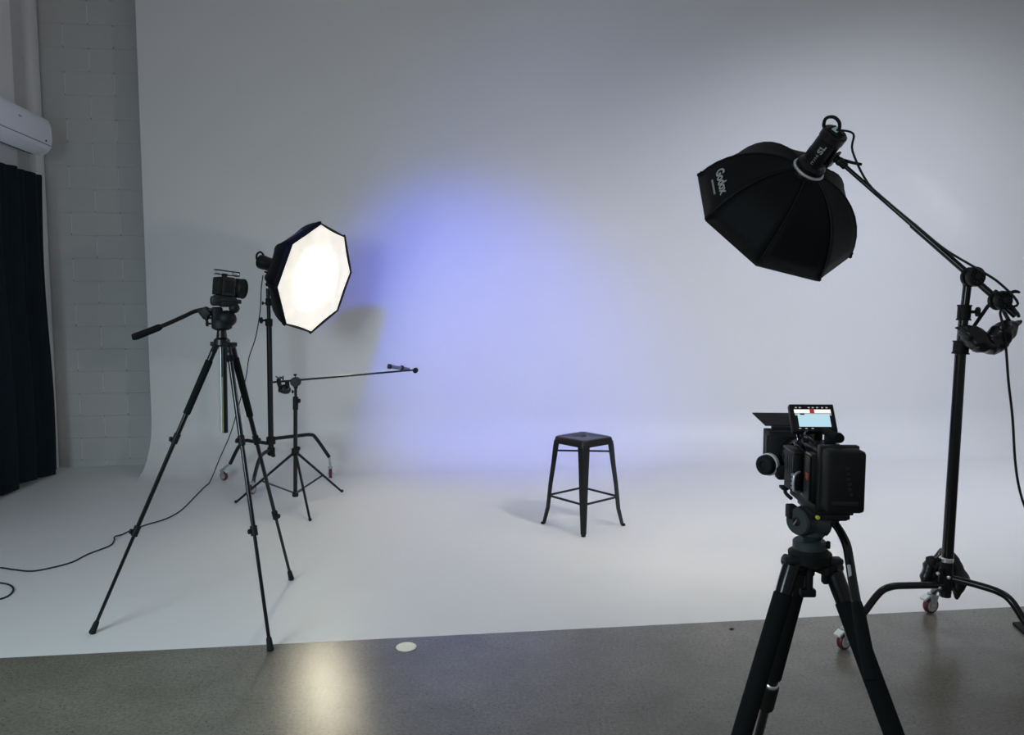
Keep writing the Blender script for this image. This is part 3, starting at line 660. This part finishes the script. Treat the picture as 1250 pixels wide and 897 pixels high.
# base saddle bag draped over the rear leg
b = MB(); b.tube([B(1131, 716, .10), B(1131.5, 707, .10), B(1135, 693, .11), B(1143, 682, .12), B(1153, 673, .13), B(1162, 680, .13), B(1168, 695, .12), B(1171.5, 707, .10), B(1169, 720, .09), B(1167, 731, .09)], [.010, .030, .036, .024, .014, .022, .032, .040, .026, .006], 14, 4)
b.ball(B(1152, 702, .12), .075, (1.0, .5, 1.0)); wrinkle(b, .012, 26)
tag(obj('sandbag', b, M['bag'], base=B(1152, 700, .1), sharp=70), 'black sandbag slumped over the base of the heavy stand', 'sandbag')
# boom
A0 = at(1025, 197, 3.93); P0 = B(1186, 338, -.03); RE = P0 + (P0 - A0)*.30
bo = seg('boom_arm', A0, P0.lerp(A0, .42), .0105, 'gloss', bs, .0105); seg('outer_arm', P0.lerp(A0, .43), RE, .0150, 'gloss', bo, .0150)
def disc_clamp(c, r, parent, name):
    b = MB(); ax = V((.12, -1, .05)).normalized()
    b.lathe(c - ax*.034, ax, [(0, r*.6), (.004, r*.9), (.014, r), (.024, r*.96), (.027, r*.62), (.038, r*.62), (.041, r*.96), (.050, r), (.062, r*.93), (.066, r*.80), (.060, r*.74), (.060, r*.36), (.070, r*.33), (.070, .001)], 28)
    x, y, z = frame(ax)
    for q in range(10):
        t = q*math.pi/5 + .3; d1 = x*math.cos(t)+y*math.sin(t); b.box(c + ax*.029 + d1*r*.56, (r*.34, .006, .006), (d1, (y*math.cos(t)-x*math.sin(t)), ax), bev=.001, seg=1)
    o = obj(name, b, M['dgrey'], parent)
    return o
disc_clamp(P0 + V((0, -.01, 0)), .047, bo, 'pivot_head'); seg('pivot_socket', B(1181.2, 349), B(1182.5, 340), .022, 'matte', bo)
c2 = P0 + (P0-A0).normalized()*.155 + V((0, -.012, -.0)); disc_clamp(c2, .044, bo, 'grip_head')
b = MB(); b.tube([c2 + V((.03, -.03, -.02)), c2 + V((.05, -.05, -.06)), c2 + V((.055, -.05, -.075))], [.006, .008, .006], 8, 2); obj('wing_screw', b, M['dgrey'], bo)
b = MB(); b.tube([c2 + V((-.02, -.03, .03)), c2 + V((-.055, -.05, .04))], [.006, .009], 8, 2); obj('wing_screw', b, M['dgrey'], bo)
b = MB(); b.tube([c2 + V((.0, -.03, .03)), c2 + V((.04, -.04, .04)), c2 + V((.06, -.04, .035))], [.005, .008, .005], 8, 2); obj('locking_lever', b, M['matte'], bo)
seg('tip_fitting', A0.lerp(P0, -.03), A0.lerp(P0, .05), .018, 'matte', bo)
# hanging saddle bag
def HB_(x, y, dy=0): return at(x, y, 3.50 + dy)
hb = thing('sandbag', HB_(1206, 415), 'black sandbag hanging by straps from the tail of the long boom', 'sandbag')
b = MB(); b.tube([HB_(1165.5, 402), HB_(1172, 402), HB_(1180, 406), HB_(1190, 413), HB_(1199, 419), HB_(1206, 421), HB_(1213, 417), HB_(1222, 408), HB_(1232, 400), HB_(1240, 394), HB_(1246, 391.5)], [.004, .017, .040, .052, .051, .042, .051, .053, .040, .014, .004], 24, 7); wrinkle(b, .014, 28)
obj('bag', b, M['bag'], hb, sharp=80)
b = MB()
for p, q in (((1207, 372), (1189, 398)), ((1222, 374), (1233, 394))):
    A_, B_ = HB_(*p), HB_(*q); d = (B_-A_).normalized(); b.box((A_+B_)/2, (.004, .028, (B_-A_).length), (V((1,0,0))-d*d.x, V((0,1,0)), d))
b.tube([HB_(1207, 373), HB_(1214, 362, -.02), HB_(1222, 375)], .008, 8, 4)
obj('strap', b, M['fabric'], hb)
# dark softbox + its lamp
cR = V((1.463, 4.300, 2.099)); nR = V((-.280, .717, -.639)).normalized()
sbR, eR, n2, a2, b2 = softbox(cR, nR, -.1084, M['glowR'], 'black octagonal softbox seen from behind hanging from the long boom', (4, .13, .068, True), depth=.325)
lhR, xR, upR = lamp_head(eR, n2, V((-.45, 0, 1)), 'black cylindrical studio lamp head on top of the dark softbox', A0.lerp(P0, .0), 1, L=.228, r=.062)
# lettering on the lamp body
vs, fs = text_mesh('SL', .05); lt = MB(); d_ = (_C - eR); d_ = (d_ - n2*d_.dot(n2)).normalized(); sd = n2.cross(d_)
def oncyl(t, y, r_=.0635): a = y/r_; return eR - n2*t + (d_*math.cos(a) + sd*math.sin(a))*r_
lt.add([oncyl(.155 + v.x, v.y*.8+.004) for v in vs], fs)
vs, fs = text_mesh('STUDIO', .016); lt.add([oncyl(.095 + v.x, v.y+.004) for v in vs], fs)
obj('lettering', lt, M['print'], lhR)
# boom cable
cb = MB(); A1 = eR - n2*.24; d = (P0-A0).normalized(); lift = V((.0, -.02, .02))
P = [A1 - xR*.02 - n2*.02, A1 + V((.06, -.06, -.02)), A0 + V((.05, -.03, .045)), A0.lerp(P0, .22) + V((0, -.012, .008)), A0.lerp(P0, .4) + V((0, -.018, -.002)), A0.lerp(P0, .6) + V((0, -.016, .004)), A0.lerp(P0, .8) + V((0, -.018, .010)), P0 + V((.00, -.05, .032)), P0.lerp(RE, .35) + V((.02, -.06, .03)), P0.lerp(RE, .75) + V((.02, -.06, .01)), at(1222, 378, 3.46), at(1224, 396, 3.44), at(1228, 425, 3.46), at(1231, 465, 3.46), at(1236, 510, 3.46), at(1239, 560, 3.46), at(1244, 595, 3.46), at(1254, 625, 3.46), at(1275, 660, 3.46), at(1300, 720, 3.4)]
P += [V((2.62, 3.35, .006)), V((2.9, 3.3, .006))]
cb.tube(P, .0055, 6, 5)
tag(obj('power_cable', cb, M['cable'], base=P0), 'black power cable following the long boom and dropping down at the right edge', 'cable')
# black mat corner on the right edge
b = MB(); m0 = G(1236, 762); b.prism([m0, G(1300, 758), G(1330, 800), G(1262, 786)], (0, 0, .012))
tag(obj('rubber_mat', b, M['rubber'], base=m0), 'black rubber mat corner on the concrete at the right edge', 'mat')

# ------------------------------------------------------------------ front tripod
FY = 1.85
def Q(x, y, dy=0): return at(x, y, FY + dy)
ft = thing('camera_tripod', V((.72, 1.85, 0)), 'large black tripod with foam-sleeved legs in the right foreground', 'tripod')
hub = V((.715, 1.85, .96))
b = MB()
b.lathe(Q(988, 690), (0, 0, 1), [(0, .030), (.012, .050), (.034, .052), (.040, .044), (.046, .040)], 28)
feetF = (V((.315, 1.565, 0)), V((.762, 2.38, 0)), V((1.045, 1.41, 0)))
tripod_sh = obj('bowl', b, M['matte'], ft)
for i, (f_, top) in enumerate(zip(feetF, (Q(968, 686), Q(978, 692, .04), Q(1016, 694)))):
    d = (f_ - top); dn = d.normalized(); hd = V((d.x, d.y, 0)).normalized(); sd = RZ.cross(hd)
    b = MB(); b.box(top.lerp(V((Q(988, 692).x, FY, top.z)), .35) + RZ*.004, (.055, .04, .030), (hd, sd, RZ), bev=.006); obj('shoulder', b, M['matte'], ft)
    b = MB(); b.cyl(top - sd*.026, top + sd*.026, .015); obj('hinge', b, M['dgrey'], ft)
    def L(t): return top + d*t
    b = MB(); b.lathe(L(.0), dn, [(0, .014), (.01, .022), (.05, .022), (.085, .0205)], 16)
    leg = obj('leg', b, M['gloss'], ft)
    foamend = (.52, .42, .62)[i]
    seg('foam_sleeve', L(.075), L(foamend), .0235, 'foam', leg, .0225, 20)
    seg('tube', L(foamend-.01), L(.60 if i != 1 else .48), .0165, 'gloss', leg)
    lk = foamend + (.02 if i != 1 else .035)
    seg('lock_band', L(lk-.012), L(lk), .0205, 'silver', leg); seg('leg_lock', L(lk), L(lk+.10), .0225, 'matte', leg)
    seg('lower_tube', L(lk+.09), L(.97), .0125, 'gloss', leg)
    b = MB(); b.lathe(L(.955), dn, [(0, .014), (.02, .020), (.034, .018)], 14); obj('rubber_foot', b, M['rubber'], leg)
# bits around the apex
b = MB(); b.box(Q(1019, 684, -.02), (.034, .03, .014), bev=.004); obj('angle_lock', b, M['dgrey'], ft)
b = MB(); b.box(Q(966, 683, -.02), (.040, .03, .014), bev=.004); obj('angle_lock', b, M['dgrey'], ft)
b = MB(); b.cyl(Q(988, 690), Q(987, 722), .010); b.box(Q(986, 723), (.038, .022, .022), bev=.006); obj('bowl_clamp', b, M['matte'], ft)
b = MB(); b.box(Q(1007, 704), (.014, .02, .034), bev=.004); obj('leg_stop', b, M['matte'], ft)
b = MB(); b.lathe(Q(988, 671), (0, 0, 1), [(0, .036), (.004, .040), (.022, .040), (.026, .036)], 32); obj('pan_base', b, M['grey'], ft)
knob(ft, Q(1002, 664, -.01), (1, -.4, 0), .010, .012)
b = MB(); hc = Q(992, 637); b.lathe(hc + V((-.040, -.0, 0)), (1, 0, 0), [(0, .026), (.004, .033), (.012, .035), (.070, .034), (.076, .028)], 36); b.box(hc + RZ*.018, (.068, .058, .036), bev=.010); b.lathe(hc - RZ*.042, (0, 0, 1), [(0, .022), (.012, .030), (.03, .028)], 28)
fh = obj('fluid_head', b, M['grey'], ft)
fa = V((-.86, -.50, 0)).normalized()
b = MB(); sc2 = Q(976, 636, -.02); b.lathe(sc2, fa, [(0, .033), (.006, .034), (.011, .031)], 36); obj('side_cap', b, M['grey'], fh)
b = MB(); b.lathe(sc2 + fa*.010, fa, [(0, .011), (.002, .011), (.003, .009)], 20); obj('cap_recess', b, M['matte'], fh)
b = MB(); b.box(sc2 + fa*.014, (.016, .004, .003), (V((.6, 0, .8)), fa, V((-.8, 0, .6)))); obj('cap_mark', b, M['silver'], fh)
b = MB(); b.box(Q(966, 624), (.022, .03, .034), bev=.004); obj('drag_knob', b, M['matte'], fh)
b = MB(); b.lathe(Q(997.5, 631, -.048), (0, -1, 0), [(0, .0050), (.006, .0050), (.007, .004)], 16); obj('bubble_level', b, M['green'], fh, label='yellow-green bubble level')
b = MB(); b.box(Q(1020, 626), (.045, .05, .030), bev=.006); b.ball(Q(1016, 635, -.02), .016); b.box(Q(1030, 630), (.02, .03, .012), bev=.003); obj('handle_rosette', b, M['matte'], fh)
b = MB(); b.lathe(Q(1020.5, 622.5, -.03), (0, -1, 0), [(0, .0045), (.006, .004)], 12); obj('screw', b, M['silver'], fh)
b = MB(); b.tube([Q(1016, 636, -.02), Q(1024, 646, -.04), Q(1033, 664, -.08), Q(1037, 684, -.11), Q(1041, 710, -.16), Q(1046, 738, -.21), Q(1051, 762, -.26), Q(1056, 790, -.30)], [.010, .010, .0105, .0105, .0105, .0105, .0105, .0105], 14, 4); pr_ = obj('pan_bar', b, M['gloss'], ft)
b = MB(); b.tube([Q(1036.2, 690, -.1335), Q(1038.5, 704, -.155)], .0042, 6, 1); obj('bar_sticker', b, M['print'], pr_)
b = MB(); b.tube([Q(1045.5, 735, -.20), Q(1049, 752, -.24), Q(1056, 790, -.30), Q(1064, 830, -.34)], [.011, .0145, .0150, .0145], 14, 3); obj('handle_grip', b, M['foam'], pr_)

# ------------------------------------------------------------------ front cinema camera
CF = V((.06, .998, .012)).normalized(); CL = V((-.998, .06, 0)).normalized(); CU = CF.cross(-CL).normalized(); CU = V((0, 0, 1)) if CU.z < 0 else CU
CC = (CL, CF, CU); O = at(1009, 611, 1.85)
def c_(f, l, u): return O + CF*f + CL*l + CU*u
fc = thing('cinema_camera', O, 'black cinema camera with lit monitor and battery on the foreground tripod', 'video camera')
def cbox(name, f0, f1, l0, l1, u0, u1, m='matte', bev=.004, parent=None, label=None):
    b = MB(); b.box(c_((f0+f1)/2, (l0+l1)/2, (u0+u1)/2), (abs(l1-l0), abs(f1-f0), abs(u1-u0)), CC, bev=bev)
    return obj(name, b, M[m], parent or fc, label=label)
bt = cbox('battery', -.118, -.066, -.048, .040, .0, .147, 'matte', .010)
cbox('battery_rib', -.1195, -.117, -.030, .030, .02, .030, 'dgrey', .0008, bt)
for i in range(6): cbox('contact_ridge', -.1192, -.1172, -.018 + .002*i, -.010 + .002*i + .002*(i % 2), .042 + .012*i, .050 + .012*i, 'dgrey', .0005, bt)
cbox('battery_plate', -.066, -.046, -.05, .043, -.006, .150, 'dgrey', .003)
body = cbox('body', -.046, .085, -.055, .055, .005, .125, 'black', .006)
sp_ = cbox('side_plate', -.045, -.004, .055, .059, .01, .118, 'dgrey', .001)
cbox('badge', -.040, -.020, .0585, .0600, .060, .076, 'redprint', .0003, sp_, 'small red printed mark')
md = cbox('recorder_module', .015, .10, .056, .076, .012, .112, 'matte', .004)
for i in range(5): cbox('ridge', .02 + .016*i, .028 + .016*i, .076, .0775, .060, .105, 'dgrey', .0005, md)
cbox('module_cap', .012, .105, .055, .079, .112, .118, 'dgrey', .002, md)
b = MB(); b.tube([c_(.004, .066, .020), c_(-.006, .082, .026), c_(-.006, .082, .062), c_(.004, .066, .070)], .0035, 8, 2); obj('side_grab_bar', b, M['silver'], fc, label='bright little grab bar')
b = MB()
for i in range(4): b.lathe(c_(.012, .078, .028 + .011*i), CL, [(0, .0038), (.005, .0034)], 10)
obj('socket', b, M['zinc'], fc)
cbox('base_plate', -.06, .14, -.044, .048, -.020, .005, 'matte', .003)
cbox('quick_release_plate', -.05, .10, -.034, .040, -.034, -.018, 'dgrey', .003)
for s in (-1, 1):
    b = MB(); b.cyl(c_(-.02, s*.030, .004), c_(.33, s*.030, .004), .0075); obj('support_rod', b, M['matte'], fc)
b = MB(); b.lathe(c_(.085, 0, .066), CF, [(0, .036), (.01, .036), (.012, .040), (.05, .040), (.052, .043), (.085, .043), (.087, .040), (.12, .040), (.122, .045), (.17, .045), (.18, .042)], 32); ln = obj('lens', b, M['gloss'], fc)
for q in (.060, .094, .130):
    b = MB(); b.lathe(c_(.085+q, 0, .066), CF, [(0, .0455), (.004, .0455)], 32); obj('lens_ring', b, M['dgrey'], ln)
b = MB(); W_ = .068
fr_ = [(-W_, .015), (W_, .015), (W_, .122), (-W_, .122)]; bk_ = [(-.045, .022), (.045, .022), (.045, .112), (-.045, .112)]
vs = [c_(.335, l, u) for l, u in fr_] + [c_(.275, l*1.0, u) for l, u in fr_] + [c_(.262, l, u) for l, u in bk_] + [c_(.335, l*.93, .068+(u-.068)*.92) for l, u in fr_] + [c_(.28, l*.93, .068+(u-.068)*.92) for l, u in fr_]
def rg(a, b): return [(a*4+k, a*4+(k+1) % 4, b*4+(k+1) % 4, b*4+k) for k in range(4)]
b.add(vs, rg(0, 1)+rg(1, 2)+rg(0, 3)+rg(3, 4)+[(8, 9, 10, 11), (16, 17, 18, 19)]); mbx = obj('matte_box', b, M['matte'], fc)
cbox('filter_tray', .283, .300, .050, .072, .03, .11, 'dgrey', .002, mbx)
b = MB(); b.prism([c_(.325, .066, .130), c_(.325, -.066, .130), c_(.475, -.066, .143), c_(.475, .066, .143)], CU*.003); obj('top_flag', b, M['matte'], mbx)
b = MB(); b.box(c_(.320, 0, .126), (.10, .012, .010), CC, bev=.002); obj('flag_hinge', b, M['dgrey'], mbx)
# follow focus
ffc = at(934.5, 567.5, 2.06); fax = V((-.80, -.60, 0)).normalized()
b = MB(); b.cyl(c_(.18, .030, .02), ffc - fax*.02, .012); b.box(c_(.19, .045, .025), (.05, .035, .035), CC, bev=.006); ff = obj('follow_focus', b, M['matte'], fc)
b = MB(); b.lathe(ffc - fax*.022, fax, [(0, .028), (.002, .031), (.012, .031), (.014, .029)], 36); obj('marking_ring', b, M['zinc'] if False else M['whitecap'], ff, label='pale grey marking ring')
b = MB(); b.lathe(ffc - fax*.010, fax, [(0, .028), (.016, .027), (.020, .023), (.021, .012), (.018, .010)], 36); obj('hand_wheel', b, M['matte'], ff)
b = MB(); b.tube([c_(.16, .050, -.004), c_(.13, .062, -.014), c_(.10, .055, -.022)], .005, 8, 3); b.box(c_(.15, .06, -.006), (.018, .03, .008), CC, bev=.002); obj('support_lever', b, M['matte'], fc)
# top handle, cage and cables
cbox('top_plate', -.04, .09, -.040, .040, .125, .136, 'dgrey', .003)
b = MB(); b.cyl(c_(-.04, -.008, .165), c_(.12, -.004, .167), .0100); b.lathe(c_(-.050, -.008, .165), CF, [(0, .0115), (.010, .013), (.018, .0115)], 20); hn = obj('top_handle', b, M['foam'], fc)
b = MB(); b.box(c_(.02, -.01, .149), (.022, .028, .03), CC, bev=.004); b.box(c_(.10, -.006, .150), (.022, .024, .034), CC, bev=.004); obj('handle_post', b, M['matte'], hn)
b = MB(); b.tube([c_(.03, .045, .120), c_(.03, .060, .140), c_(.06, .055, .152), c_(.09, .045, .145), c_(.11, .04, .12)], .0045, 8, 4); b.tube([c_(-.03, .03, .135), c_(-.02, .05, .155), c_(.03, .05, .160), c_(.06, .02, .17)], .004, 8, 4); b.tube([c_(.0, .05, .118), c_(.03, .066, .128), c_(.07, .06, .13)], .0035, 8, 4); obj('video_lead', b, M['gloss'], fc)
b = MB(); b.cyl(c_(.06, .035, .134), c_(.075, .035, .165), .008); b.ball(c_(.075, .035, .165), .011); obj('monitor_arm', b, M['dgrey'], fc)
# monitor
TL, TR, BR_, BL_ = at(961.5, 492.5, 1.945), at(1017, 493.5, 1.935), at(1023.5, 526.5, 1.89), at(969.5, 527, 1.90)
mu = ((TR-TL)+(BR_-BL_)); mu.normalize(); mvv = ((BL_-TL)+(BR_-TR)); mvv = (mvv - mu*mvv.dot(mu)).normalized(); mn = mu.cross(mvv).normalized()
if mn.y < 0: mn = -mn
mc = (TL+TR+BR_+BL_)/4; mw = ((TR-TL).length+(BR_-BL_).length)/2; mh = ((BL_-TL).length+(BR_-TR).length)/2
MAX = (mu, mvv, mn)
b = MB(); b.box(mc + mn*.009, (mw, mh, .018), MAX, bev=.003); mon = obj('monitor', b, M['matte'], fc)
def mrect(name, x0, x1, y0, y1, m, lift=.0008):   # fractions of the monitor face
    b = MB(); b.box(mc + mu*((x0+x1)/2-.5)*mw + mvv*((y0+y1)/2-.5)*mh - mn*lift, ((x1-x0)*mw, (y1-y0)*mh, .0008), MAX)
    return obj(name, b, M[m], mon)
mrect('glass', .07, .93, .06, .90, 'screendark', .0004)
mrect('menu_bar', .09, .91, .21, .34, 'screenwhite'); mrect('sub_bar', .10, .91, .34, .43, 'screengrey', .0009); mrect('picture', .155, .865, .38, .83, 'screen', .0012); mrect('record_field', .44, .54, .20, .35, 'screenred', .0014)
mrect('dark_tag', .21, .31, .36, .41, 'screendark', .0016)
for x0 in (.12, .21, .41, .50, .60, .71, .81): mrect('icon', x0, x0 + .045, .125, .16, 'screengrey')
for x0 in (.14, .28, .42): mrect('icon', x0, x0 + .05, .875, .905, 'screengrey')
